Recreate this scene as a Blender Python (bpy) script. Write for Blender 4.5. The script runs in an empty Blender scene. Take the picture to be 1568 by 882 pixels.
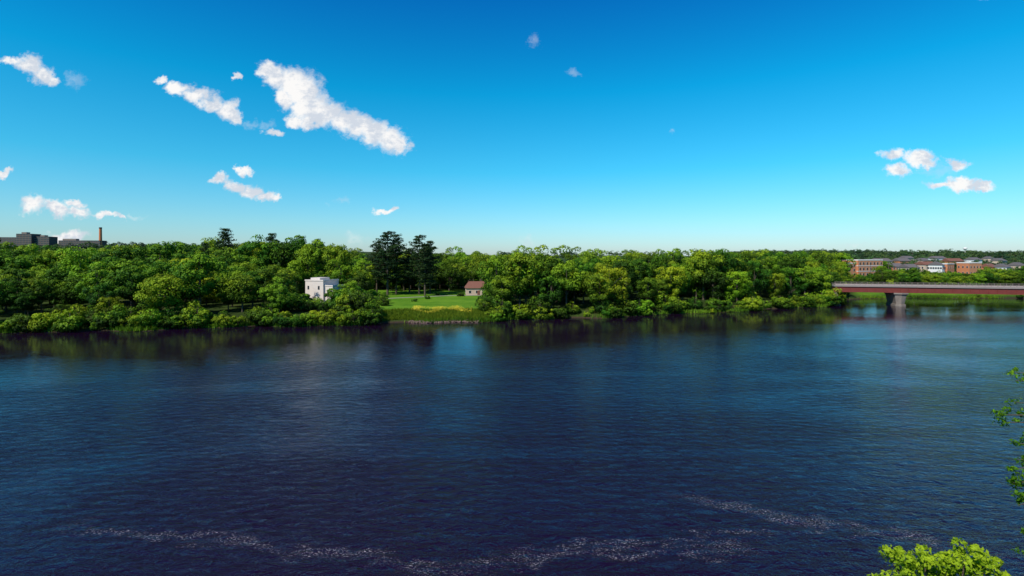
import bpy, math, random
import numpy as np
from mathutils import Vector
random.seed(11)
rng = np.random.default_rng(11)
scene = bpy.context.scene
COL = scene.collection

# ------------------------------------------------------------------ helpers
def link(o, parent=None):
    COL.objects.link(o)
    if parent: o.parent = parent
    return o
def empty(name, loc=(0,0,0), rz=0):
    e = bpy.data.objects.new(name, None); e.location = loc; e.rotation_euler[2] = rz
    e.empty_display_size = 1
    return link(e)
def mesh_obj(name, v, f, mats, parent=None, midx=None, smooth=False, loc=(0,0,0), attrs=None):
    me = bpy.data.meshes.new(name)
    me.from_pydata([tuple(p) for p in v], [], [tuple(q) for q in f])
    for m in (mats if isinstance(mats,(list,tuple)) else [mats]): me.materials.append(m)
    if midx is not None: me.polygons.foreach_set('material_index', np.asarray(midx, dtype=np.int32))
    if smooth: me.polygons.foreach_set('use_smooth', np.ones(len(f), dtype=bool))
    if attrs:
        for k,a in attrs.items():
            at = me.attributes.new(k,'FLOAT','POINT'); at.data.foreach_set('value', np.asarray(a,dtype=np.float32))
    me.update()
    o = bpy.data.objects.new(name, me); o.location = loc
    return link(o, parent)
def ss(a,b,x):
    t = np.clip((x-a)/(b-a),0,1); return t*t*(3-2*t)

class NT:
    def __init__(s, tree): s.t = tree; s.n = tree.nodes; s.l = tree.links
    def node(s, typ, **kw):
        n = s.n.new(typ)
        for k,v in kw.items(): setattr(n,k,v)
        return n
    def put(s, sock, v):
        if isinstance(v, bpy.types.NodeSocket): s.l.new(v, sock)
        elif v is not None: sock.default_value = v
    def math(s, op, a, b=None, c=None, clamp=False):
        n = s.n.new('ShaderNodeMath'); n.operation = op; n.use_clamp = clamp
        s.put(n.inputs[0],a); s.put(n.inputs[1],b); s.put(n.inputs[2],c); return n.outputs[0]
    def vmath(s, op, a, b=None, c=None):
        n = s.n.new('ShaderNodeVectorMath'); n.operation = op
        s.put(n.inputs[0],a); s.put(n.inputs[1],b)
        if c is not None: s.put(n.inputs[2],c)
        return n.outputs['Value'] if op in ('LENGTH','DOT_PRODUCT') else n.outputs[0]
    def noise(s, vec, scale, detail=3, rough=0.5, dist=0):
        n = s.n.new('ShaderNodeTexNoise'); s.put(n.inputs['Vector'],vec)
        n.inputs['Scale'].default_value = scale; n.inputs['Detail'].default_value = detail
        n.inputs['Roughness'].default_value = rough; n.inputs['Distortion'].default_value = dist
        return n
    def ramp(s, fac, stops, interp='LINEAR'):
        n = s.n.new('ShaderNodeValToRGB'); s.put(n.inputs[0],fac); r = n.color_ramp; r.interpolation = interp
        while len(r.elements) < len(stops): r.elements.new(0.5)
        for e,(p,c) in zip(r.elements, stops):
            e.position = p; e.color = (c[0],c[1],c[2],1) if not isinstance(c,(int,float)) else (c,c,c,1)
        return n.outputs[0]
    def mix(s, fac, a, b, mode='MIX'):
        n = s.n.new('ShaderNodeMix'); n.data_type = 'RGBA'; n.blend_type = mode
        s.put(n.inputs[0],fac)
        for i,v in ((6,a),(7,b)):
            if isinstance(v,tuple) and len(v)==3: v = (*v,1)
            s.put(n.inputs[i],v)
        return n.outputs[2]
    def maprange(s, x, a,b,c,d, smooth=False):
        n = s.n.new('ShaderNodeMapRange'); n.interpolation_type = 'SMOOTHSTEP' if smooth else 'LINEAR'
        s.put(n.inputs[0],x)
        for i,v in enumerate((a,b,c,d)): s.put(n.inputs[i+1],v)
        return n.outputs[0]

def new_mat(name):
    m = bpy.data.materials.new(name); m.use_nodes = True; m.node_tree.nodes.clear()
    t = NT(m.node_tree); out = t.node('ShaderNodeOutputMaterial')
    return m, t, out
def simple_mat(name, col, rough=0.7, var=0.25, scale=2.0, metal=0.0, spec=0.3):
    m,t,out = new_mat(name)
    p = t.node('ShaderNodeBsdfPrincipled')
    tc = t.node('ShaderNodeTexCoord')
    n = t.noise(tc.outputs['Object'], scale, 5, 0.65)
    c = t.mix(n.outputs[0], tuple(x*(1-var) for x in col), tuple(min(1,x*(1+var)) for x in col))
    t.l.new(c, p.inputs['Base Color']); p.inputs['Roughness'].default_value = rough
    p.inputs['Metallic'].default_value = metal; p.inputs['Specular IOR Level'].default_value = spec
    t.l.new(p.outputs[0], out.inputs[0]); return m
def brick_mat(name, c1, c2, mortar):
    m,t,out = new_mat(name); p = t.node('ShaderNodeBsdfPrincipled'); tc = t.node('ShaderNodeTexCoord')
    b = t.node('ShaderNodeTexBrick'); t.l.new(tc.outputs['Object'], b.inputs['Vector'])
    b.inputs['Color1'].default_value=(*c1,1); b.inputs['Color2'].default_value=(*c2,1); b.inputs['Mortar'].default_value=(*mortar,1)
    b.inputs['Scale'].default_value=2.0
    t.l.new(b.outputs[0], p.inputs['Base Color']); p.inputs['Roughness'].default_value=0.85
    t.l.new(p.outputs[0], out.inputs[0]); return m
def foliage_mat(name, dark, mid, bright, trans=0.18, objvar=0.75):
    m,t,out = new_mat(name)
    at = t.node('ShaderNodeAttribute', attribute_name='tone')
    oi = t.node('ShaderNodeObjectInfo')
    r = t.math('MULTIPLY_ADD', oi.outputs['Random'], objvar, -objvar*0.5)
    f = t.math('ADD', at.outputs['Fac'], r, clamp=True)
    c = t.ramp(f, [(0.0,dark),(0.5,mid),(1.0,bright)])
    r2 = t.math('FRACT', t.math('MULTIPLY', oi.outputs['Random'], 17.31))
    hsv = t.node('ShaderNodeHueSaturation'); t.l.new(c, hsv.inputs['Color'])
    t.l.new(t.math('MULTIPLY_ADD', r2, 0.050, 0.484), hsv.inputs['Hue'])
    c = hsv.outputs[0]
    p = t.node('ShaderNodeBsdfPrincipled'); t.l.new(c, p.inputs['Base Color'])
    p.inputs['Roughness'].default_value = 0.6; p.inputs['Specular IOR Level'].default_value = 0.10
    tr = t.node('ShaderNodeBsdfTranslucent')
    t.l.new(t.mix(1.0, c, (1.3,1.25,0.5), 'MULTIPLY'), tr.inputs['Color'])
    mx = t.node('ShaderNodeMixShader'); mx.inputs[0].default_value = trans
    t.l.new(p.outputs[0], mx.inputs[1]); t.l.new(tr.outputs[0], mx.inputs[2])
    t.l.new(mx.outputs[0], out.inputs[0]); return m

# ------------------------------------------------------------------ sun + sky
SUN_EL = math.radians(46)
az = math.atan2(-0.62, -0.68)
to_sun = Vector((math.sin(az)*math.cos(SUN_EL), math.cos(az)*math.cos(SUN_EL), math.sin(SUN_EL)))
sd = bpy.data.lights.new('sun','SUN'); sd.energy = 5.0; sd.angle = math.radians(0.5); sd.color = (1.0,0.95,0.84)
so = bpy.data.objects.new('sun', sd); so.rotation_euler = to_sun.to_track_quat('Z','Y').to_euler(); so.location=(0,0,200); link(so)

w = bpy.data.worlds.new('World'); scene.world = w; w.use_nodes = True
try: w.cycles.sampling_method = 'NONE'
except Exception as ex: print(ex)
w.node_tree.nodes.clear(); t = NT(w.node_tree)
wo = t.node('ShaderNodeOutputWorld'); bg = t.node('ShaderNodeBackground'); bg.inputs[1].default_value = 0.1
sky = t.node('ShaderNodeTexSky'); sky.sky_type='NISHITA'; sky.sun_disc=False
sky.sun_elevation = SUN_EL; sky.sun_rotation = az % (2*math.pi); sky.air_density=1.0; sky.dust_density=0.4; sky.ozone_density=2.0
tc = t.node('ShaderNodeTexCoord'); sep = t.node('ShaderNodeSeparateXYZ'); t.l.new(tc.outputs['Generated'], sep.inputs[0])
elev = t.math('MAXIMUM', sep.outputs[2], 0.0)
tint = t.ramp(elev, [(0.0,(0.42,0.53,0.70)),(0.06,(0.32,0.59,0.72)),(0.16,(0.11,0.63,0.76)),(0.30,(0.012,0.62,0.80)),(0.45,(0.008,0.40,0.76)),(1.0,(0.05,0.18,0.5))])
tint = t.vmath('SCALE', tint); tint.node.inputs['Scale'].default_value = 2.0
skyc = t.mix(1.0, sky.outputs[0], tint, 'MULTIPLY')
K = 1/784.0
ysafe = t.math('MAXIMUM', sep.outputs[1], 0.02)
u = t.math('DIVIDE', sep.outputs[0], ysafe); v = t.math('DIVIDE', sep.outputs[2], ysafe)
cmb = t.node('ShaderNodeCombineXYZ'); t.l.new(u,cmb.inputs[0]); t.l.new(v,cmb.inputs[1])
P = cmb.outputs[0]
n1 = t.noise(P, 20, 4, 0.55); n2 = t.noise(P, 70, 4, 0.65)
d1 = t.vmath('MULTIPLY', t.vmath('SUBTRACT', n1.outputs['Color'], (0.5,0.5,0.5)), (0.065,0.050,0))
d2 = t.vmath('MULTIPLY', t.vmath('SUBTRACT', n2.outputs['Color'], (0.5,0.5,0.5)), (0.030,0.018,0))
Q = t.vmath('ADD', P, t.vmath('ADD', d1, d2))
puffs = [
 (-374,282,16,13),(-360,272,18,16),(-334,266,24,22),(-344,242,15,14),(-318,252,24,24),(-306,228,28,24),(-284,218,24,18),
 (-330,210,16,8),(-304,207,20,9),(-258,206,22,16),(-234,197,24,17),(-209,190,24,18),(-188,180,22,16),(-172,172,14,12),
 (-536,268,10,6),(-510,257,16,10),(-484,245,18,11),(-458,232,18,13),(-436,222,17,13),(-423,214,10,9),
 (-765,298,14,8),(-740,292,20,13),(-718,280,18,13),(-704,269,12,9),
 (-450,117,12,8),(-428,107,16,10),(-404,99,18,10),(-378,92,18,8),(-360,87,10,6),
 (-735,80,20,11),(-700,72,22,10),(-664,66,18,8),(-622,60,18,6),(-600,57,9,4),(-668,79,14,6),
 (-680,32,24,7),(-690,26,16,5),
 (586,155,20,9),(624,149,20,11),(592,130,18,9),(632,140,16,6),(680,142,19,9),
 (660,109,24,6),(690,110,26,9),(718,107,22,6),
 (-406,130,12,5),(-366,188,14,6),(-424,279,5,5),(-190,71,16,4),
 (-779,130,14,5)]
faint = [(96,282,14,6),(36,330,8,10),(-668,270,12,12),(-398,205,16,6),(654,130,34,8),(520,16,20,3),(730,394,16,6),(-240,26,18,8),(-574,60,16,4),(-262,82,16,6),(22,24,12,8),(-376,202,12,8),(243,193,7,4)]
def field(lst):
    cur = None
    for (cx,cy,rx,ry) in lst:
        ix,iy = 1/(rx*K), 1/(ry*K)
        m = t.vmath('MULTIPLY_ADD', Q, (ix,iy,0), (-cx*K*ix, -cy*K*iy, 0))
        d = t.vmath('LENGTH', m)
        cur = d if cur is None else t.math('SMOOTH_MIN', cur, d, 0.25)
    return cur
F = field(puffs); G = field(faint)
fine = t.noise(t.vmath('MULTIPLY',P,(0.8,1.2,1)), 110, 5, 0.65)
a1 = t.maprange(t.math('ADD', F, t.math('MULTIPLY_ADD', fine.outputs[0], 0.9, -0.45)), 1.42, 0.5, 0, 1, True)
a2 = t.math('MULTIPLY', t.maprange(t.math('ADD', G, t.math('MULTIPLY_ADD', fine.outputs[0], 1.8, -0.9)), 1.3, 0.0, 0, 1, True), 0.24)
front = t.math('GREATER_THAN', sep.outputs[1], 0.05)
alpha = t.math('MULTIPLY', t.math('MAXIMUM', a1, a2), front)
shd = t.maprange(t.math('ADD', t.math('MULTIPLY',n1.outputs[0],0.65), t.math('MULTIPLY',fine.outputs[0],0.35)), 0.42, 0.58, 0, 1, True)
cc = t.mix(shd, (6.6,7.1,7.9), (10.0,9.8,9.6))  # grey-to-white cloud shading painted in from noise
fin = t.mix(t.math('MULTIPLY', alpha, 0.97), skyc, cc)
t.l.new(fin, bg.inputs[0]); t.l.new(bg.outputs[0], wo.inputs[0])

# ------------------------------------------------------------------ terrain
bx = np.array([-4000,-1500,-400,-144,-96,-47,-10,27,66,106,140,153,160,175,205,260,500,1500,4000.])
by = np.array([  60,   90, 130, 144,155,164,172,181,194,210,226,238,256,263,268,264,262,250,250.])
def bank(x):
    return np.interp(x,bx,by) + 1.9*np.sin(x*0.13)+1.4*np.sin(x*0.31+1)
def ground(x,y):
    x = np.asarray(x,float); y = np.asarray(y,float)
    s = y-bank(x)
    h = np.where(s<0, np.maximum(-4, s*0.5), 3.4*ss(-2,13,s) - 0.05 + 0*s)
    h = np.where(s>0, np.maximum(h, 0.05*np.minimum(s,4)), h)
    h = h + np.where(s>0, 0.9*ss(13,60,s) + 2.2*ss(80,220,s) + 2.0*ss(220,600,s), 0)
    h = h + 22*ss(200,700,-x)*ss(330,850,y) + (10+9*ss(0.25,0.6,x/np.maximum(y,1)))*ss(800,2000,y)*(1+0.35*np.sin(x*0.0017+1)+0.2*np.sin(x*0.006))
    h = h + 0.8*np.sin(x*0.02)*np.sin(y*0.017)*ss(100,400,s)
    nb = np.interp(y, [-300,-30,1.0,8,27,34], [24,20.3,20.2,12,0.1,-4])
    return np.where(y<34, np.maximum(nb,-4) + 0*x, h)
def axis(parts):
    out=[]
    for a,b,st in parts: out += list(np.arange(a,b,st))
    out.append(parts[-1][1]); return np.array(out)
xs = axis([(-6000,-1500,250),(-1500,-400,40),(-400,-200,8),(-200,300,3),(300,500,8),(500,1500,40),(1500,6000,250)])
ys = axis([(-300,-20,20),(-20,40,2),(40,130,10),(130,300,2.5),(300,600,12),(600,2600,50),(2600,9000,400)])
X,Y = np.meshgrid(xs,ys); Z = ground(X,Y)
nx,ny = len(xs),len(ys)
V = np.stack([X.ravel(),Y.ravel(),Z.ravel()],1)
I = np.arange(nx*ny).reshape(ny,nx)
Fq = np.stack([I[:-1,:-1].ravel(),I[:-1,1:].ravel(),I[1:,1:].ravel(),I[1:,:-1].ravel()],1)
B = X/np.maximum(Y,1); S = Y-bank(X)
lawn = ss(-0.30,-0.275,B)*ss(-0.03,-0.05,B)*ss(4,8,S)*ss(275,262,Y)
lawn = np.maximum(lawn, ss(0.66,0.68,B)*ss(3,6,S)*ss(330,300,Y)*0.8)
gm,t,out = new_mat('terrain_grass_and_soil')
p = t.node('ShaderNodeBsdfPrincipled'); geo = t.node('ShaderNodeNewGeometry'); pos = geo.outputs['Position']
na = t.noise(pos,0.08,4,0.6); nb_ = t.noise(pos,1.5,4,0.7); nc = t.noise(pos,0.12,4,0.65)
rough_c = t.ramp(na.outputs[0], [(0.3,(0.018,0.03,0.006)),(0.55,(0.035,0.06,0.010)),(0.75,(0.07,0.075,0.02))])
lawn_c = t.mix(t.maprange(nc.outputs[0],0.35,0.65,0,1), (0.075,0.19,0.008), (0.15,0.28,0.016))
lawn_c = t.mix(t.math('MULTIPLY',nb_.outputs[0],0.5), lawn_c, (0.06,0.14,0.010))
att = t.node('ShaderNodeAttribute', attribute_name='lawn')
c = t.mix(att.outputs['Fac'], rough_c, lawn_c)
sz = t.node('ShaderNodeSeparateXYZ'); t.l.new(pos, sz.inputs[0])
shore = t.maprange(t.math('ADD', sz.outputs[2], t.math('MULTIPLY',nb_.outputs[0],0.5)), 0.35,0.9,1,0,True)
c = t.mix(shore, c, (0.05,0.036,0.022))
t.l.new(c,p.inputs['Base Color']); p.inputs['Roughness'].default_value=0.9; p.inputs['Specular IOR Level'].default_value=0.1
bmp = t.node('ShaderNodeBump'); bmp.inputs['Distance'].default_value=0.3; t.l.new(nb_.outputs[0],bmp.inputs['Height']); t.l.new(bmp.outputs[0],p.inputs['Normal'])
t.l.new(p.outputs[0],out.inputs[0])
mesh_obj('terrain', V, Fq, gm, smooth=True, attrs={'lawn':lawn.ravel()})

# ------------------------------------------------------------------ river
wm,t,out = new_mat('river_water')
geo = t.node('ShaderNodeNewGeometry'); pos = geo.outputs['Position']
sp = t.node('ShaderNodeSeparateXYZ'); t.l.new(pos, sp.inputs[0])
p = t.node('ShaderNodeBsdfPrincipled')
patch = t.noise(t.vmath('MULTIPLY',pos,(0.45,1.2,1)), 0.035, 4, 0.62, 0.8)
pf = t.maprange(patch.outputs[0],0.36,0.62,0.40,0.95,True)
lee = t.math('SUBTRACT', t.math('MULTIPLY_ADD', sp.outputs[0], 0.27, 176.0), sp.outputs[1])
pf = t.math('MULTIPLY', pf, t.maprange(lee, 16, 155, 0.17, 1.9, True))
stretch = t.vmath('MULTIPLY', pos, (0.50,1.0,1.0))
w1 = t.noise(stretch, 0.62, 2, 0.5, 0.0); w2 = t.noise(stretch, 1.15, 4, 0.60, 0.7); w3 = t.noise(pos, 5.0, 2, 0.6, 0.0)
ridge = t.math('SUBTRACT', 1.0, t.math('MULTIPLY', t.math('ABSOLUTE', t.math('SUBTRACT', w2.outputs[0], 0.5)), 2.0))
hgt = t.math('ADD', t.math('MULTIPLY', w1.outputs[0], 0.15), t.math('ADD', t.math('MULTIPLY', ridge,0.12), t.math('MULTIPLY', w3.outputs[0],0.022)))
bmp = t.node('ShaderNodeBump'); bmp.inputs['Distance'].default_value = 1.0
t.l.new(pf, bmp.inputs['Strength']); t.l.new(hgt, bmp.inputs['Height'])
t.l.new(bmp.outputs[0], p.inputs['Normal'])
deep = t.mix(patch.outputs[0], (0.008,0.002,0.009), (0.011,0.003,0.018))
nzl = t.noise(t.vmath('MULTIPLY',pos,(0.6,1.0,1)), 0.35, 5, 0.72, 0.6)
wob = t.math('MULTIPLY_ADD', nzl.outputs[0], 8.0, -4.0)
yy_ = t.math('ADD', sp.outputs[1], wob)
def eddy(x0,x1,ya,yb,wd):
    m = (yb-ya)/(x1-x0)
    yl = t.math('MULTIPLY_ADD', sp.outputs[0], m, ya-m*x0)
    d = t.math('ABSOLUTE', t.math('SUBTRACT', yy_, yl))
    b = t.maprange(d, 0, wd, 1, 0, True)
    e1 = t.maprange(sp.outputs[0], x0-4, x0+3, 0, 1, True); e2 = t.maprange(sp.outputs[0], x1+4, x1-3, 0, 1, True)
    return t.math('MULTIPLY', b, t.math('MULTIPLY', e1, e2))
band = None
for a in [(-34,-14,41.5,38.2,0.9),(-20,-4,38.8,36.2,1.0),(-4,17,36.8,38.5,1.0),(17,34,46.0,39.0,1.4),(2,26,38.5,41.5,0.6)]:
    b_ = eddy(*a); band = b_ if band is None else t.math('MAXIMUM', band, b_)
gate = t.noise(pos, 0.45, 3, 0.6)
fs = t.noise(t.vmath('MULTIPLY',pos,(0.7,1.2,1)), 7.5, 4, 0.78, 0.6)
spk = t.maprange(fs.outputs[0], 0.53, 0.65, 0, 1, True)
foam = t.math('MULTIPLY', t.math('MULTIPLY', band, t.maprange(gate.outputs[0],0.36,0.58,0.15,0.85,True)), spk)
foam2 = t.math('MULTIPLY', t.maprange(fs.outputs[0],0.68,0.76,0,0.6,True), t.maprange(sp.outputs[1], 90, 38, 0, 1, True))
foam = t.math('MAXIMUM', foam, foam2)
t.l.new(t.mix(foam, deep, (0.50,0.45,0.46)), p.inputs['Base Color'])
t.l.new(t.maprange(foam,0,1,0.02,0.7), p.inputs['Roughness'])
p.inputs['IOR'].default_value = 1.33
p.inputs['Specular Tint'].default_value = (0.80,0.60,0.98,1)
t.l.new(p.outputs[0], out.inputs[0])
wx = axis([(-6000,-400,400),(-400,400,40),(400,6000,400)]); wy = axis([(15,300,15)])
X,Y = np.meshgrid(wx,wy); I = np.arange(X.size).reshape(X.shape)
mesh_obj('river_water', np.stack([X.ravel(),Y.ravel(),0*X.ravel()],1),
         np.stack([I[:-1,:-1].ravel(),I[:-1,1:].ravel(),I[1:,1:].ravel(),I[1:,:-1].ravel()],1), wm)

# ------------------------------------------------------------------ trees
M_leaf = foliage_mat('leaf_green', (0.011,0.030,0.003),(0.062,0.130,0.007),(0.23,0.33,0.013))  # dark stop kept low to deepen crown shadows through leaf colour
M_yel  = foliage_mat('leaf_yellow_green', (0.04,0.08,0.005),(0.17,0.25,0.008),(0.38,0.45,0.016))
M_pine = foliage_mat('pine_needles', (0.006,0.018,0.006),(0.020,0.044,0.012),(0.055,0.095,0.017), trans=0.1, objvar=0.2)
M_far  = foliage_mat('leaf_distant_hazed', (0.013,0.036,0.017),(0.040,0.078,0.028),(0.09,0.14,0.038), trans=0.12)  # distance haze painted in as bluer, duller leaf colours
M_near = foliage_mat('leaf_near', (0.07,0.14,0.006),(0.20,0.32,0.012),(0.40,0.52,0.022), trans=0.4, objvar=0)
M_bark = simple_mat('bark', (0.09,0.07,0.05), 0.9, 0.4, 3)

def nrm(a): return a/np.maximum(np.linalg.norm(a,axis=1,keepdims=True),1e-9)
def kites(c, n, s, asp, r):
    n = nrm(n); tt = nrm(np.cross(n, r.normal(size=c.shape))); b = np.cross(n,tt)
    s = s[:,None]
    fold = n*s*0.12
    return np.stack([c+tt*s*0.5, c+b*s*0.5*asp-fold, c-tt*s*0.5, c-b*s*0.5*asp-fold],1).reshape(-1,3)
def tube(pts, rad, seg=6):
    pts = [np.array(q,float) for q in pts]; vs=[]; fs=[]
    for i,q in enumerate(pts):
        d = pts[min(i+1,len(pts)-1)]-pts[max(i-1,0)]; d/= np.linalg.norm(d)+1e-9
        a = np.cross(d,[0.3,0.9,0.1]); a/=np.linalg.norm(a)+1e-9; b=np.cross(d,a)
        for k in range(seg):
            th=2*math.pi*k/seg; vs.append(q+rad[i]*(math.cos(th)*a+math.sin(th)*b))
    for i in range(len(pts)-1):
        for k in range(seg):
            fs.append((i*seg+k, i*seg+(k+1)%seg, (i+1)*seg+(k+1)%seg, (i+1)*seg+k))
    return vs,fs
def assemble(name, leafv, tone, tubes, mat):
    nl = len(leafv)//4
    V=[leafv]; F=[np.arange(nl*4).reshape(nl,4)]; mi=[np.zeros(nl,int)]; off=nl*4; tn=[np.repeat(tone,4)]
    for vs,fs in tubes:
        V.append(np.array(vs)); F.append(np.array(fs)+off); mi.append(np.ones(len(fs),int)); off+=len(vs); tn.append(np.zeros(len(vs)))
    V=np.concatenate(V); F=np.concatenate(F); mi=np.concatenate(mi); tn=np.concatenate(tn)
    me = bpy.data.meshes.new(name); me.vertices.add(len(V)); me.vertices.foreach_set('co', V.astype(np.float32).ravel())
    me.loops.add(F.size); me.loops.foreach_set('vertex_index', F.astype(np.int32).ravel())
    me.polygons.add(len(F)); me.polygons.foreach_set('loop_start', np.arange(0,F.size,4,dtype=np.int32))
    me.materials.append(mat); me.materials.append(M_bark)
    me.polygons.foreach_set('material_index', mi.astype(np.int32))
    at = me.attributes.new('tone','FLOAT','POINT'); at.data.foreach_set('value', tn.astype(np.float32))
    me.update(calc_edges=True); me.validate(); return me
def clump_leaves(cs, rs, per, leaf, r, flat=0.8, tonebase=None, asp=0.75, outc=None, jit=0.32):
    n=len(cs); idx=np.repeat(np.arange(n),per)
    d = nrm(r.normal(size=(n*per,3))+np.array([0,0,0.3]))
    if outc is not None: d = nrm(d + 0.45*nrm(cs-outc)[idx])
    rad = rs[idx]*r.uniform(0.72,1.08,n*per)
    off = d*rad[:,None]; off[:,2]*=flat
    c = cs[idx]+off
    nn = nrm(d+jit*r.normal(size=d.shape)+np.array([0,0,0.1]))
    tb = tonebase[idx] if tonebase is not None else 0.5
    tone = np.clip(tb + r.normal(0,0.09,n*per)+0.28*d[:,2],0,1)  # upward-facing leaves toned lighter: top light put into the colour
    return kites(c,nn,leaf*r.uniform(0.6,1.35,n*per),asp,r), tone
def deciduous(name,H,rx,rz,zc,nc,rc,per,leaf,seed,mat=None,lobes=5,trunk_r=0.3):
    mat = mat or M_leaf
    r=np.random.default_rng(seed)
    lob = nrm(r.normal(size=(lobes,3))*np.array([1,1,0.7])+np.array([0,0,0.25]))
    d = nrm(r.normal(size=(nc,3)))
    bump = np.max(np.clip(d@lob.T,0,1)**7,axis=1)
    f = r.uniform(0.5,1.0,nc)**0.5*(0.58+0.56*bump)
    cs = np.stack([rx*d[:,0]*f, rx*d[:,1]*f, zc+rz*d[:,2]*f],1)
    rs = rc*r.uniform(0.5,1.4,nc)
    tb = np.clip(0.36+r.normal(0,0.12,nc)+0.28*(cs[:,2]-zc)/rz,0.0,1)  # crown tops lighter, undersides darker: shade put into leaf tone
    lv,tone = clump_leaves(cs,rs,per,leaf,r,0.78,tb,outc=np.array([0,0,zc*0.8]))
    tubes=[tube([(0,0,-1),(0.1,0,H*0.3),(-0.1,0.1,H*0.6),(0,0,H*0.85)],[trunk_r*1.3,trunk_r,trunk_r*0.6,0.05],7)]
    for i in r.choice(nc, min(10,nc), replace=False):
        z0 = max(0.8, min(cs[i,2]*0.6,H*0.6)); q=cs[i]
        tubes.append(tube([(0,0,z0),(q[0]*0.5,q[1]*0.5,z0+(q[2]-z0)*0.65),q],[trunk_r*0.5,trunk_r*0.3,0.04],5))
    return assemble(name,lv,tone,tubes,mat)
def pine(name,H,seed,start=0.3,spread=5.0,conic=0.5,leaf=0.55):
    r=np.random.default_rng(seed); cs=[];rs=[];tubes=[tube([(0,0,-1),(0,0,H*0.5),(0.15,0,H*0.97)],[0.42,0.28,0.05],7)]
    z=H*start
    while z<H*0.99:
        k=(z/H-start)/(1-start)
        L = spread*((1-k)**conic)*(0.6+0.4*min(1,k*4))*r.uniform(0.7,1.2)
        for j in range(r.integers(6,9)):
            th=r.uniform(0,6.28); l=L*r.uniform(0.45,1.15)+0.3; up=l*r.uniform(0.02,0.35)
            tip=np.array([math.cos(th)*l,math.sin(th)*l,z+up])
            tubes.append(tube([(0,0,z),tip*np.array([.5,.5,0])+np.array([0,0,z+up*0.3]),tip],[0.10,0.07,0.02],4))
            m = max(2,int(l/0.9))
            for q in range(m):
                a=(q+1.2)/(m+0.2)
                if a<0.2: continue
                cs.append(np.array([0,0,z+up*a])+tip*np.array([a,a,0])+r.normal(0,0.28,3)); rs.append(r.uniform(0.6,1.15))
        z+= r.uniform(0.7,1.5)*H/24
    cs=np.array(cs); rs=np.array(rs)
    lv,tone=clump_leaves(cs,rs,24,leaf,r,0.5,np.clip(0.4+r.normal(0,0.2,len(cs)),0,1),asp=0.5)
    return assemble(name,lv,tone,tubes,M_pine)

P_broad=[deciduous('broadleaf_a',18,6.6,8.6,9.6,56,2.0,110,0.60,1),
         deciduous('broadleaf_b',17,7.4,8.0,9.0,58,2.15,110,0.60,2,lobes=7),
         deciduous('broadleaf_c',19,5.9,9.2,10.2,52,1.9,110,0.58,3,lobes=4),
         deciduous('broadleaf_d',16,7.2,7.6,8.4,56,1.9,105,0.58,4,lobes=8),
         deciduous('broadleaf_e',18,6.4,6.6,11.9,50,1.95,110,0.58,5,lobes=6),
         deciduous('broadleaf_f',17,6.8,8.3,8.8,64,1.7,95,0.54,6,lobes=9)]
P_yel=[deciduous('willow_a',17,7.2,8.3,8.6,64,1.8,105,0.54,21,M_yel,7)]
P_shrub=[deciduous('shrub_a',5,3.2,2.5,2.2,28,1.05,75,0.40,31,trunk_r=0.1),
         deciduous('shrub_b',4.5,3.8,2.1,1.8,32,0.95,75,0.40,32,trunk_r=0.1)]
P_shry=[deciduous('shrub_c',4,3.0,1.8,1.6,28,0.85,70,0.36,33,M_yel,trunk_r=0.08)]
P_pine=[pine('white_pine_a',26,41,0.27,6.2,0.42),pine('white_pine_b',25,42,0.2,6.0,0.55)]
P_spruce=[pine('spruce_a',22,45,0.10,4.0,1.0,0.5)]
P_far=[deciduous('distant_tree_%d'%i,16,6.6+i*0.5,7.4,8.2,20,2.5,28,1.35,50+i,M_far,5) for i in range(3)]

def inst(me, x, y, h_scale, parent, wscale=None, dz=0, name=None):
    o=bpy.data.objects.new(name or me.name, me)
    o.location=(x,y,float(ground(x,y))-0.15+dz); o.rotation_euler[2]=random.uniform(0,6.28)
    ws = wscale if wscale else h_scale*random.uniform(0.88,1.15)
    o.scale=(ws,ws,h_scale); link(o,parent); return o
def single(name, me, x, y, s, ws=None):
    return inst(me,x,y,s,None,ws,name=name)

wood = empty('riverside_woodland'); shr = empty('riverbank_shrubs'); townt=empty('town_tree_mass'); farf=empty('distant_forest')
def blocked(x,y,h):
    b=x/y
    if -0.302<b<-0.022 and y<258 : return True
    if -0.43<b<-0.318 and y<212 and h>2: return True
    if b>0.645: return True
    if abs(x+75)<12 and abs(y-204)<11: return True
    return False
step=9.4
for yy in np.arange(120,372,step):
    for xx in np.arange(-430,250,step):
        x=xx+random.uniform(-3.8,3.8); y=yy+random.uniform(-3.8,3.8); s=y-float(bank(x)); b=x/y
        if s<4 or abs(b)>1.3: continue
        if s>70 and b>0.0 and random.random()<0.75: continue
        if s>70 and random.random()<0.25: continue
        if b<0:
            back = 16.0 if b<-0.62 else (19.0 if b<-0.36 else 14.0)
            base = 10.5 if s<13 else (13.5 if s<32 else (15.5 if s<70 else back))
            base *= 1+0.22*math.sin(x*0.085+1.3)*math.sin(y*0.07)
        else:
            base = 15.0 if s<14 else 17.0
            if b>0.5: base-=1.0
            base *= 1+0.14*math.sin(x*0.16+0.5)
        h=base*random.choice([0.60,0.76,0.90,1.0,1.06,1.16,1.34])
        if b>0 and h>21.5: h=21.5
        if blocked(x,y,h): continue
        me=random.choice(P_broad)
        if random.random()<0.05: me=P_yel[0]
        if b<-0.33 and s>45 and random.random()<0.05:
            inst(P_spruce[0],x,y,(h+2)/22,wood,0.95); continue
        inst(me,x,y,h/17.5,wood, max(0.60,h/17.5)*random.uniform(0.82,1.08))
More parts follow.
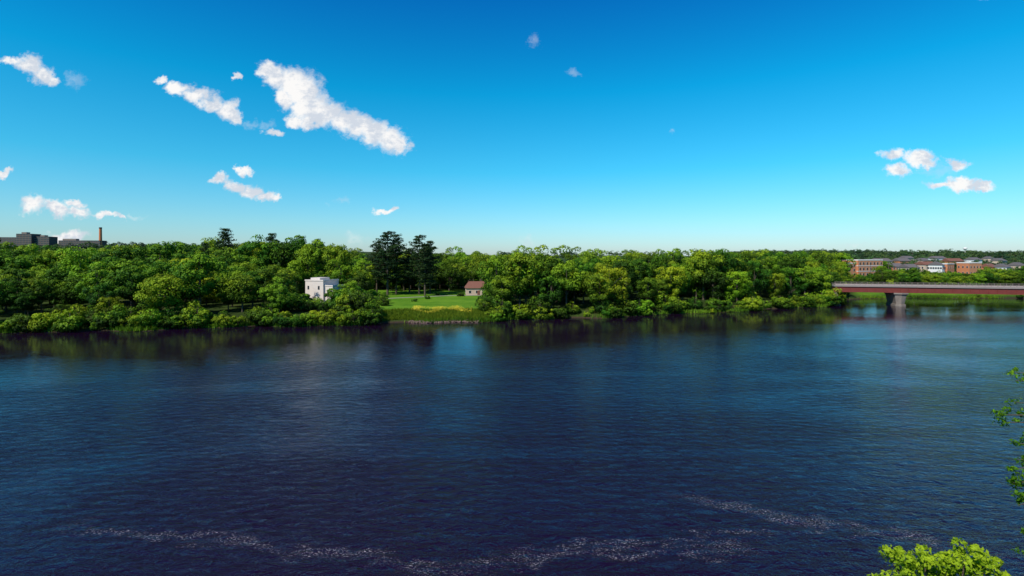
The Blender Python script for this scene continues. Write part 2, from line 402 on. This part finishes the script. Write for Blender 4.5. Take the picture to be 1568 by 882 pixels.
for x in np.arange(-300,300,3.2):
    for k in range(2):
        xx=x+random.uniform(-1.5,1.5); s=random.uniform(0.2,5.0); y=float(bank(xx))+s; b=xx/y
        if -0.25<b<-0.05: continue
        if b>0 and random.random()<0.40: continue
        if b>0.655 and random.random()<0.75: continue
        me=random.choice(P_shrub) if random.random()<0.88 else P_shry[0]
        sc=random.uniform(0.45,1.5)
        if -0.43<b<-0.33: sc=min(sc,0.9)
        if b>0.65: sc*=0.5
        inst(me,xx,y,sc,shr)
for (b,y,sc) in [(-0.40,172,0.9),(-0.385,178,0.85),(-0.37,172,0.8),(-0.355,180,0.75),(-0.345,174,0.9),(-0.33,177,1.3),(-0.315,172,1.7),(-0.30,176,1.8),(-0.29,172,1.5),(-0.275,171,1.1),(-0.42,178,1.5),(-0.435,172,1.8),(-0.35,188,0.8),(-0.385,188,0.8),(-0.33,192,1.8),(-0.318,186,2.2)]:
    inst(random.choice(P_shrub),b*y,y,sc,shr,dz=0.2)
for (x,y,sc) in [(136,225,1.2),(139.5,227,1.3),(142.5,228,1.4),(145,230.5,1.3),(147.5,232,1.1),(150,235,1.0),(143,232,1.7),(147,236,1.2),(152,238,0.9),(140,231,1.8)]:
    inst(random.choice(P_shrub),x,y,sc,shr,dz=max(0,0.2-float(ground(x,y))))
for yy in np.arange(262,340,9):
    for b in np.arange(-0.33,-0.01,0.03):
        y=yy+random.uniform(-3,3); x=(b+random.uniform(-.01,.01))*y
        if yy<292 and -0.15<b<-0.04: continue
        h=random.uniform(11,16.5); inst(random.choice(P_broad),x,y,h/17.5,wood)
def topped(name,me,Hm,b,y,top,wf):
    x=b*y; g=float(ground(x,y)); s=(top-g)/Hm; single(name,me,x,y,s,s*wf)
for (b,y,top,i) in [(-0.243,232,33,0),(-0.226,238,32.5,1),(-0.181,236,31.5,0),(-0.160,240,29.5,1),(-0.2,248,26,1),(-0.264,240,29,0),(-0.170,228,28,1)]:
    topped('pine_tree',P_pine[i],25.5,b,y,top,random.uniform(1.08,1.22))
for (b,y,top,wf) in [(-0.56,262,36,1.0),(-0.468,250,33.0,.95),(-0.60,275,29,1),(-0.38,258,30.5,1),(-0.41,262,32,.8)]: topped('pine_tree',P_pine[1],25.0,b,y,top,wf)
for (b,y,top,wf) in [(-0.337,232,31,.62),(-0.42,236,32.5,.75),(-0.40,232,30,.75),(-0.45,236,32.5,.8),(-0.378,236,29,.8),(-0.49,236,31,.8),(-0.52,240,29,.8),(-0.03,190,24.5,.8),(-0.65,250,28.5,.9),(-0.73,240,28.5,.9),(-0.82,230,28,.9),(-0.90,220,28,.9),(-0.97,215,27,.9)]:
    topped('deciduous_tree',random.choice(P_broad[:3]),18,b,y,top,wf)
for (b,y,top) in [(0.07,194,23.8),(0.14,200,22.6),(0.25,210,24),(0.29,214,24.2),(0.36,220,22.8),(0.43,228,25),(0.50,240,22.5),(0.56,250,25.5),(0.015,192,23.5)]:
    topped('deciduous_tree',random.choice(P_broad),18,b,y,top,0.85)
for (b,y,top) in [(0.19,188,20.5),(0.31,206,20.5)]: topped('willow_tree',P_yel[0],17,b,y,top,0.9)
for (b,y,h) in [(0.545,226,15),(0.572,229,14.5),(0.598,232,14),(0.612,235,13),(0.592,238,14),(0.635,246,10)]:
    single('deciduous_tree',random.choice(P_broad),b*y,y,h/17.5)
for (b,y,sc) in [(-0.258,196,0.9),(-0.25,190,0.7),(-0.19,205,0.35),(-0.165,214,0.4),(-0.10,226,0.5),(-0.145,230,0.4),(-0.05,186,1.2),(-0.045,200,1.5),(-0.265,205,1.3),(-0.055,178,0.9)]:
    single('shrub',random.choice(P_shrub),b*y,y,sc)
for (b,y,h) in [(-0.300,198,11),(-0.308,188,9),(-0.295,215,12),(-0.285,228,13),(-0.022,198,14),(-0.024,214,14),(-0.020,183,13.5),(-0.45,205,15),(-0.44,190,12)]:
    single('deciduous_tree',random.choice(P_broad),b*y,y,h/17.5)

# ------------------------------------------------------------------ buildings
M_white=simple_mat('white_concrete',(0.66,0.58,0.52),0.8,0.16,0.5); M_white2=simple_mat('white_siding',(0.68,0.66,0.63),0.6,0.06,1)
M_brick=brick_mat('orange_brick',(0.58,0.17,0.05),(0.50,0.13,0.04),(0.45,0.20,0.10)); M_brickd=brick_mat('dark_brick',(0.085,0.05,0.042),(0.07,0.042,0.036),(0.09,0.07,0.06))
M_tan=simple_mat('tan_siding',(0.50,0.38,0.28),0.7,0.1,1); M_roofb=simple_mat('brown_shingles',(0.19,0.08,0.055),0.85,0.25,1.5); M_roofg=simple_mat('grey_shingles',(0.13,0.11,0.11),0.85,0.25,1.5)
M_glass=simple_mat('window_glass',(0.02,0.03,0.04),0.12,0.2,1,spec=0.8); M_trim=simple_mat('white_trim',(0.7,0.68,0.64),0.6,0.05,1)
M_conc=simple_mat('concrete',(0.22,0.18,0.15),0.85,0.3,0.5); M_red=simple_mat('red_steel_paint',(0.17,0.036,0.028),0.55,0.3,0.5); M_metal=simple_mat('rusty_railing_metal',(0.26,0.20,0.18),0.55,0.2,1,0.3)
M_deck=simple_mat('deck_concrete',(0.33,0.27,0.245),0.85,0.15,0.5)
def boxes(name,lst,mat,parent):
    V=[];F=[]
    for (x0,x1,y0,y1,z0,z1) in lst:
        o=len(V); V+=[(x0,y0,z0),(x1,y0,z0),(x1,y1,z0),(x0,y1,z0),(x0,y0,z1),(x1,y0,z1),(x1,y1,z1),(x0,y1,z1)]
        F+=[tuple(o+i for i in q) for q in [(0,3,2,1),(4,5,6,7),(0,1,5,4),(1,2,6,5),(2,3,7,6),(3,0,4,7)]]
    return mesh_obj(name,V,F,mat,parent)
def box(name,x0,x1,y0,y1,z0,z1,mat,parent): return boxes(name,[(x0,x1,y0,y1,z0,z1)],mat,parent)
def gable(name,w,d,z,rh,mat,parent,ov=0.5,hip=0.0):
    a=w/2+ov;b=d/2+ov
    v=[(-a,-b,z),(a,-b,z),(a,b,z),(-a,b,z),(-a+hip,0,z+rh),(a-hip,0,z+rh)]
    return mesh_obj(name,v,[(0,1,5,4),(2,3,4,5),(1,2,5),(3,0,4),(0,3,2,1)],mat,parent)
def win_grid(w,d,h,cols,rows,ww,wh,z0=0.9):
    fr=[];gl=[]
    fh=h/rows; k=0.07
    for r_ in range(rows):
        for c_ in range(cols):
            cx=-w/2+w*(c_+0.5)/cols; z=z0+r_*fh
            fr.append((cx-ww/2-k,cx+ww/2+k,-d/2-0.06,-d/2+0.02,z-k,z+wh+k)); gl.append((cx-ww/2,cx+ww/2,-d/2-0.09,-d/2-0.03,z,z+wh))
    n=max(1,int(cols*d/w))
    for r_ in range(rows):
        for c_ in range(n):
            cy=-d/2+d*(c_+0.5)/n; z=z0+r_*fh
            for sx in (-1,1):
                X0=sx*w/2
                fr.append((min(X0-0.02*sx,X0+0.06*sx),max(X0-0.02*sx,X0+0.06*sx),cy-ww/2-k,cy+ww/2+k,z-k,z+wh+k))
                gl.append((min(X0+0.03*sx,X0+0.09*sx),max(X0+0.03*sx,X0+0.09*sx),cy-ww/2,cy+ww/2,z,z+wh))
    return fr,gl
def building(name,x,y,w,d,h,rot,wall,roof=None,rh=0,cols=4,rows=2,ww=1.1,wh=1.4,hip=0,base=None,chimney=False,bands=False):
    z=float(ground(x,y)) if base is None else base
    e=empty(name,(x,y,z),rot)
    box('walls',-w/2,w/2,-d/2,d/2,-3,h,wall,e)
    fr,gl=win_grid(w,d,h,cols,rows,ww,wh); boxes('window_frames',fr,M_trim,e); boxes('window_glass',gl,M_glass,e)
    if bands:
        boxes('stone_bands',[(-w/2-0.05,w/2+0.05,-d/2-0.12,-d/2-0.1,h/rows*k-0.1,h/rows*k+0.35) for k in range(1,rows)]+[(-w/2-0.12,-w/2-0.1,-d/2,d/2,h/rows*k-0.1,h/rows*k+0.35) for k in range(1,rows)],M_trim,e)
    boxes('door',[(w*0.02,w*0.02+1.1,-d/2-0.12,-d/2-0.02,0,2.1)],M_roofb,e)
    if rh>0: gable('roof',w,d,h+0.005,rh,roof,e,hip=hip)
    else:
        boxes('parapet',[(-w/2-0.15,w/2+0.15,-d/2-0.15,-d/2+0.3,h,h+0.7),(-w/2-0.15,w/2+0.15,d/2-0.3,d/2+0.15,h,h+0.7),(-w/2-0.15,-w/2+0.3,-d/2+0.31,d/2-0.31,h,h+0.7),(w/2-0.3,w/2+0.15,-d/2+0.31,d/2-0.31,h,h+0.7)],roof or M_trim,e)
    if chimney: boxes('chimney',[(w*0.2,w*0.2+0.8,0.3,1.1,h,h+rh+1.0)],M_brickd,e)
    return e
e=empty('white_concrete_building',(-74.5,202,3.9),math.radians(-20))
box('main_block',-5.2,3.4,-4,5,-1,8.6,M_white,e); box('side_block',3.41,7.2,-3.2,4,-1,6.6,M_white,e); box('rooftop_block',-3.9,0.6,-2.5,3,8.61,9.6,M_white,e)
boxes('parapet',[(-5.35,3.55,-4.15,-3.8,8.4,8.9),(-5.35,-5.05,-3.79,5.1,8.4,8.9),(3.2,3.55,-3.79,5.1,8.4,8.9),(3.56,7.35,-3.35,-3.05,6.4,6.9),(7.05,7.35,-3.04,4.1,6.4,6.9)],M_white,e)
boxes('windows',[(-4.1,-3.3,-4.05,-3.9,5.1,6.5),(0.9,1.7,-4.05,-3.9,5.1,6.5),(-4.1,-3.3,-4.05,-3.9,1.4,3.2),(4.6,5.5,-3.25,-3.1,3.2,4.6),(7.15,7.25,-1,0.2,3.2,5.0)],M_glass,e)
boxes('door',[(-1.7,-0.3,-4.06,-3.9,-0.2,2.4)],M_roofg,e)
building('park_house',-16.5,236,9.5,8,3.2,0.15,M_tan,M_roofb,2.9,3,1,1.0,1.2,hip=1.8,chimney=True)
building('house',-31,288,9,8,5.2,-0.3,M_white2,M_roofg,2.8,3,2)
building('house',-39,300,8,8,5.4,0.3,M_white2,M_roofg,3.0,3,2)
building('house',-24,300,10,8,4.6,0.1,M_tan,M_roofg,2.6,3,2,chimney=True)
# town beyond the bridge
building('brick_apartment_building',272,398,25,14,12.4,0.30,M_brick,M_trim,0,7,3,1.4,1.9,base=6.2,bands=True)
building('brick_shop_building',256,392,9,9,10.0,0.30,M_brick,M_trim,0,2,3,1.4,1.7,base=6.2)
for i,(b,y,w_,h_,wl,rf,rh_) in enumerate([(0.808,440,15,8.5,M_tan,M_roofb,2.8),(0.843,438,13,9,M_brick,M_white2,0),(0.828,432,6,8.5,M_white2,M_roofg,3),(0.893,436,13,10,M_brick,M_trim,0),
        (0.775,430,11,6.5,M_tan,M_roofg,3.0),(0.745,450,12,6.5,M_brick,M_roofg,3.0),(0.93,440,12,6.5,M_brick,M_roofb,3),(0.985,460,16,7,M_tan,M_roofg,3),(0.955,435,10,6.5,M_white2,M_roofg,3),
        (0.72,520,18,10,M_tan,M_roofg,3),(0.545,560,16,13,M_white2,M_roofg,0),(0.76,560,16,10,M_brick,M_roofg,3),(0.80,580,18,10,M_tan,M_roofg,3),(0.9,600,18,10,M_white2,M_roofg,3),(0.86,540,18,10,M_brick,M_roofb,3),(0.95,560,18,10,M_tan,M_roofg,3),(1.02,440,12,6,M_brick,M_roofg,3),(0.83,640,20,11,M_white2,M_roofg,3),(0.93,680,22,11,M_tan,M_roofg,3),(0.77,690,20,11,M_tan,M_roofg,3)]):
    x,y=b*y,y; building('brick_house' if wl is M_brick else 'house',x,y,w_,10,h_,random.uniform(0.1,0.7),wl,rf,rh_,4,2,1.2,1.6,base=max(5.0,float(ground(x,y))))
def hides(x,y,h):
    b=x/y; top=float(ground(x,y))+h
    for (b0,b1,yd,zmin) in [(0.635,0.72,400,9.8),(0.79,0.91,440,9.8),(0.73,0.79,440,12),(0.91,1.0,440,12)]:
        if b0<b<b1 and y<yd+8 and 22-(22-top)*yd/y > zmin: return True
    if y>=400 and 0.64<b<1.0 and y<700 and random.random()<0.4: return True
    return False
for _ in range(1700):
    y=random.uniform(266,760); b=random.uniform(0.6,1.12); x=b*y
    if y-float(bank(x))<7: continue
    h=random.uniform(3.5,11) if y<420 else random.uniform(6,13)
    if hides(x,y,h): continue
    inst(random.choice(P_broad if y<430 else P_far),x,y,h/17,townt, h/17*1.2)
topped('deciduous_tree',P_broad[1],18,0.555,255,25,1.0)
topped('deciduous_tree',P_broad[3],17,0.60,262,18,1.0)
cnt=0
while cnt<2300:
    y=random.uniform(372,2500); b=random.uniform(-1.12,1.12)
    if -0.33<b<-0.02 and y>700: continue
    if b>0 and b<0.4 and random.random()<0.9: continue
    if y<760 and b>0.5: continue
    if random.random()>0.35+0.65*(y/2500): continue
    x=b*y
    if b<-0.9 and 840<y<925 and x>-910: continue
    h=random.uniform(10,20)
    if -0.62<b<0.5 and y<900: h=random.uniform(8,12)
    if b<-0.88 and y<905: h=random.uniform(8,11)
    inst(random.choice(P_far),x,y,h/16,farf, max(h,12)/16*random.uniform(1.2,1.7)); cnt+=1

g=float(ground(-860,900))
e=empty('hospital_building',(-860,900,g),0.12)
def slabs(name,x0,x1,y0,y1,h,fl,par):
    box(name,x0,x1,y0,y1,-8,h,M_brickd,par)
    L=[];W=[]
    for k in range(fl):
        z=h-2.6-k*3.6
        n=int((x1-x0)/4)
        for j in range(n):
            xa=x0+(x1-x0)*(j+0.18)/n; xb=x0+(x1-x0)*(j+0.82)/n
            L.append((xa,xb,y0-0.12,y0+0.02,z,z+1.7))
        W.append((x0-0.1,x1+0.1,y0-0.2,y0-0.13,z-0.9,z-0.3))
    boxes(name+'_windows',L,M_glass,par); boxes(name+'_spandrels',W,M_conc,par)
slabs('west_wing',-75,-6,0,20,24,6,e); slabs('tower',-5.9,18,-6,16,30,7,e); slabs('east_wing',18.1,42,0,20,25.5,6,e)
boxes('rooftop_plant',[(-2,6,0,8,30.1,33),(25,32,4,12,25.6,28)],M_conc,e)
g=float(ground(-765,905)); e=empty('brick_hospital_annex',(-765,905,g),0.1); slabs('annex',-34,34,0,18,19,4,e); boxes('rooftop_plant',[(-30,-8,4,12,19.1,22)],M_conc,e)
g=float(ground(-733,912))
e=empty('smokestack',(-733,912,g),0)
vs,fs=tube([(0,0,-2),(0,0,15),(0,0,40)],[2.9,2.5,2.1],16); mesh_obj('shaft',vs,fs,M_brick,e,smooth=True)
vs,fs=tube([(0,0,40),(0,0,42.5)],[2.35,2.35],16); mesh_obj('crown',vs,fs,M_brickd,e,smooth=True)
x,y=0.885*1500,1500; g=float(ground(x,y)); e=empty('water_tower',(x,y,g-4))
vs,fs=tube([(0,0,0),(0,0,22)],[1.2,1.2],10); mesh_obj('stem',vs,fs,M_white2,e)
vs,fs=tube([(0,0,21),(0,0,23),(0,0,26),(0,0,28),(0,0,29)],[1.2,4,5.5,4,0.5],20); mesh_obj('tank',vs,fs,M_white2,e,smooth=True)

# ------------------------------------------------------------------ bridge
p0=np.array([146.0,235.0]); p1=np.array([420.0,163.0]); L=float(np.linalg.norm(p1-p0)); ang=math.atan2(p1[1]-p0[1],p1[0]-p0[0])
e=empty('river_bridge',(p0[0],p0[1],0),ang)
X0=-4
box('deck_slab',X0,L,-5.2,5.2,8.35,8.75,M_deck,e)
boxes('girders',[(X0,L,-4.75,-4.35,6.0,8.34),(X0,L,4.35,4.75,6.0,8.34),(X0,L,-1.6,-1.3,6.1,8.34),(X0,L,1.3,1.6,6.1,8.34)],M_red,e)
boxes('girder_flanges',[(X0,L,-4.95,-4.15,5.88,5.99),(X0,L,4.15,4.95,5.88,5.99)],M_red,e)
boxes('girder_stiffeners',[(k,k+0.12,-4.9,-4.76,6.0,8.3) for k in np.arange(X0+1,L,3.2)],M_red,e)
boxes('concrete_parapet',[(X0,L,-5.3,-5.0,8.76,9.15),(X0,L,5.0,5.3,8.76,9.15)],M_deck,e)
boxes('railing_posts',[(k,k+0.14,s-0.07,s+0.07,9.15,10.0) for k in np.arange(X0+1,L,2.2) for s in (-5.15,5.15)],M_metal,e)
boxes('railing_rails',[(X0,L,s-0.05,s+0.05,z,z+0.1) for s in (-5.15,5.15) for z in (9.45,9.95)],M_metal,e)
def pier(name,x):
    V=[];F=[]
    secs=[(-3,2.6,4.6),(0.9,2.6,4.6),(0.91,2.1,4.2),(4.6,2.9,4.7),(5.3,3.6,5.2),(5.87,3.6,5.2)]
    for (z,a,b) in secs:
        V+=[(x-a*0.75,-b,z),(x,-b-0.8,z),(x+a*0.75,-b,z),(x+a*0.75,b,z),(x,b+0.8,z),(x-a*0.75,b,z)]
    for i in range(len(secs)-1):
        for k in range(6): F.append((i*6+k,i*6+(k+1)%6,(i+1)*6+(k+1)%6,(i+1)*6+k))
    F.append(tuple(range(len(V)-6,len(V)))); mesh_obj(name,V,F,M_conc,e)
for i,x in enumerate((26,98,168,238)): pier('pier_%d'%(i+1),x)
mesh_obj('abutment',[(-8,-5.6,-1),(3,-5.6,-1),(1,-5.6,5.87),(-8,-5.6,5.87),(-8,5.6,-1),(3,5.6,-1),(1,5.6,5.87),(-8,5.6,5.87)],[(0,1,2,3),(7,6,5,4),(1,5,6,2),(3,2,6,7),(0,3,7,4)],M_conc,e)

M_wood=simple_mat('weathered_wood',(0.13,0.10,0.075),0.9,0.3,2)
for (b,y,h) in [(0.735,395,12),(0.79,420,12),(0.93,400,11),(0.70,360,11),(-0.118,262,9),(-0.075,268,10)]:
    x=b*y; e=empty('utility_pole',(x,y,float(ground(x,y))),0.2)
    vs,fs=tube([(0,0,-0.5),(0,0,h)],[0.2,0.13],8); mesh_obj('pole',vs,fs,M_wood,e)
    boxes('crossarm',[(-1.3,1.3,-0.08,0.08,h-0.9,h-0.7)],M_wood,e)
    boxes('insulators',[(k-0.05,k+0.05,-0.05,0.05,h-0.69,h-0.5) for k in (-1.2,-0.6,0.6,1.2)],M_trim,e)

# ------------------------------------------------------------------ bank grass, flowers, path, riprap
M_grass=foliage_mat('reed_grass',(0.045,0.09,0.008),(0.12,0.20,0.012),(0.24,0.32,0.022),trans=0.3,objvar=0)
M_flower=simple_mat('yellow_petals',(0.50,0.42,0.02),0.6,0.3,3)
def blades(name,x,s,h,wd,mat,tone,tilt=0.3):
    y=bank(x)+s; z=ground(x,y); n=len(x)
    a=rng.uniform(0,6.28,n); dx=np.cos(a)*wd; dy=np.sin(a)*wd; tx=rng.normal(0,tilt,n)*h; ty=rng.normal(0,tilt,n)*h
    V=np.stack([np.stack([x-dx,y-dy,z-0.1],1),np.stack([x+dx,y+dy,z-0.1],1),np.stack([x+tx+dx*.3,y+ty+dy*.3,z+h],1),np.stack([x+tx-dx*.3,y+ty-dy*.3,z+h],1)],1).reshape(-1,3)
    return mesh_obj(name,V,np.arange(4*n).reshape(n,4),mat,attrs={'tone':np.repeat(tone,4)})
n=24000; x=rng.uniform(-300,330,n); x=x[(np.sin(x*0.21)+np.sin(x*0.083+2)+rng.normal(0,0.5,n))>-0.5]; n=len(x); blades('riverbank_grass',x,np.abs(rng.normal(0.3,1.1,n))+0.1,rng.uniform(0.4,1.4,n),rng.uniform(0.06,0.16,n),M_grass,np.clip(0.45+0.25*np.sin(x*0.11)+rng.normal(0,0.15,n),0,1))
n=16000; s=rng.uniform(2,10,n); x=rng.uniform(-47,-7,n); blades('meadow_grass',x,s,rng.uniform(0.4,1.1,n),rng.uniform(0.06,0.14,n),M_grass,np.clip(rng.normal(0.42,0.18,n),0,1))
n=5200; x=rng.uniform(-35,-14,n); s=rng.uniform(7.5,12.5,n)+1.2*np.sin(x*0.5); yy=bank(x)+s
keep=(np.sin(x*0.9)+np.sin(x*0.37+s)+rng.normal(0,0.8,n))>0.0; x=x[keep]; s=s[keep]; yy=yy[keep]; n=len(x)
c=np.stack([x,yy,ground(x,yy)+rng.uniform(0.5,1.1,n)],1); lv=kites(c,np.stack([rng.normal(0,.4,n),rng.normal(-.5,.4,n),np.ones(n)],1),rng.uniform(0.12,0.28,n),0.9,rng)
mesh_obj('yellow_wildflowers',lv,np.arange(4*n).reshape(n,4),M_flower)
M_path=simple_mat('gravel_path',(0.33,0.30,0.26),0.9,0.2,1.5)
V=[];F=[]
for i,q in enumerate(np.linspace(0,1,50)):
    cx=-52+50*q; cy=214+10*math.sin(q*2.6)+10*q
    for k,dy in enumerate((-1.1,1.1)): V.append((cx,cy+dy,float(ground(cx,cy+dy))+0.06))
    if i: F.append((2*i-2,2*i,2*i+1,2*i-1))
mesh_obj('gravel_path',V,F,M_path)
M_rock=simple_mat('riprap_stone',(0.15,0.10,0.075),0.9,0.45,0.9)
V=[];F=[]
for k in range(240):
    x=random.uniform(-34,-11); y=float(bank(x))+random.uniform(-0.4,1.6); z=float(ground(x,y)); r=random.uniform(0.2,0.45); o=len(V)
    for i in range(4):
        ph=math.pi*(i+0.5)/4
        for j in range(6):
            th=j*math.pi/3; q=r*random.uniform(0.75,1.15); V.append((x+q*math.sin(ph)*math.cos(th),y+q*math.sin(ph)*math.sin(th),z+0.1+0.7*q*math.cos(ph)))
    for i in range(3):
        for j in range(6): F.append((o+i*6+j,o+(i+1)*6+j,o+(i+1)*6+(j+1)%6,o+i*6+(j+1)%6))
    F.append(tuple(o+j for j in range(6))); F.append(tuple(o+18+5-j for j in range(6)))
mesh_obj('riprap_stones',V,F,M_rock)

# ------------------------------------------------------------------ near-bank trees
def near_tree():
    r=np.random.default_rng(77)
    gz=float(ground(10.3,12.2)); H=15.0-gz
    domes=[(0.55,0,H-0.75,0.85),(-0.35,0.1,H-0.8,0.75),(1.2,0.2,H-1.0,0.7),(-1.15,0.0,H-1.25,0.65),(0.1,-0.9,H-1.5,0.9),(0.2,0.9,H-1.4,0.9),(0,0,H-2.2,1.5),(0.4,0,H-3.2,1.5),(-0.9,0.5,H-2.2,0.8)]
    cs=[];rs=[];tb=[]
    for (a,b,c_,R) in domes:
        m=int(26*R*R)+8
        d=nrm(r.normal(size=(m,3))+np.array([0,0,0.5])); q=np.array([a,b,c_])+d*R*r.uniform(0.55,1.0,(m,1))
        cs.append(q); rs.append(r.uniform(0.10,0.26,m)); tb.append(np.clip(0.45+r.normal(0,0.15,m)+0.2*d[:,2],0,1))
    cs=np.concatenate(cs); rs=np.concatenate(rs); tb=np.concatenate(tb)
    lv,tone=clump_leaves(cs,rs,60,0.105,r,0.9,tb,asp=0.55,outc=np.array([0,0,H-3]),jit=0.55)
    tubes=[tube([(0,0,-0.5),(0.05,0,H*0.4),(0,0,H*0.8)],[0.16,0.12,0.05],8)]
    for (a,b,c_,R) in domes: tubes.append(tube([(0,0,c_*0.5),(a*0.6,b*0.6,c_*0.85),(a,b,c_+R*0.6)],[0.06,0.04,0.012],5))
    for i in r.choice(len(cs),60,replace=False):
        q=cs[i]; tubes.append(tube([q*np.array([.5,.5,1])-np.array([0,0,0.6]),q],[0.015,0.006],4))
    me=assemble('near_tree',lv,tone,tubes,M_near)
    o=bpy.data.objects.new('maple_tree',me); o.location=(10.25,12.2,gz); link(o)
near_tree()
def edge_tree():
    r=np.random.default_rng(5); tx,ty=17.4,15.0; gz=float(ground(tx,ty)); top=19.6
    tubes=[tube([(tx,ty,gz-0.5),(tx,ty,13),(tx,ty,top)],[0.24,0.17,0.03],8)]
    tips=[((14.75,15,18.35),18.0),((14.25,15,17.35),17.0),((14.4,15.1,17.1),16.8),((14.6,14.9,17.75),17.2),((14.85,15,16.5),16.2),((14.62,15,15.75),15.8),((14.66,15,15.35),15.3),((14.72,14.9,14.75),15.0),((14.9,15.1,16.0),15.8),((14.85,15,14.95),14.6)]
    for k in range(46):
        th=r.uniform(0,6.28); l=r.uniform(1.2,2.2); z=r.uniform(11.5,19); tips.append(((tx+math.cos(th)*l,ty+math.sin(th)*l*0.8,z+r.uniform(-0.4,0.3)),z))
    cs=[];rs=[];tb=[]
    for (tip,z0) in tips:
        tip=np.array(tip); st=np.array([tx,ty,z0]); mid=(st+tip)/2+np.array([0,0,0.15])
        tubes.append(tube([st,mid,tip],[0.05,0.03,0.008],5))
        for q in range(18):
            a=r.uniform(0.35,1.02); pnt=st*(1-a)+tip*a+np.array([0,0,0.15*math.sin(a*3.1)])+r.normal(0,0.10,3)*np.array([1,1,0.8])*(1.25-a*0.6)
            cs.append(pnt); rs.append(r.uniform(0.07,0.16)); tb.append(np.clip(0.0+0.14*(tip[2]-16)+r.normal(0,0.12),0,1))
    cs=np.array(cs);rs=np.array(rs);tb=np.array(tb)
    lv,tone=clump_leaves(cs,rs,18,0.11,r,0.8,tb,asp=0.42,jit=0.6)
    me=assemble('edge_tree',lv,tone,tubes,M_near); o=bpy.data.objects.new('oak_tree',me); link(o)
edge_tree()

cd=bpy.data.cameras.new('camera'); cd.lens=18; cd.sensor_width=36; cd.shift_y=-0.03125; cd.clip_start=0.1; cd.clip_end=20000
co=bpy.data.objects.new('camera',cd); co.location=(0,0,22); co.rotation_euler=(math.radians(90),0,0); link(co)
scene.camera=co
scene.view_settings.view_transform='Standard'; scene.view_settings.look='None'; scene.view_settings.exposure=0
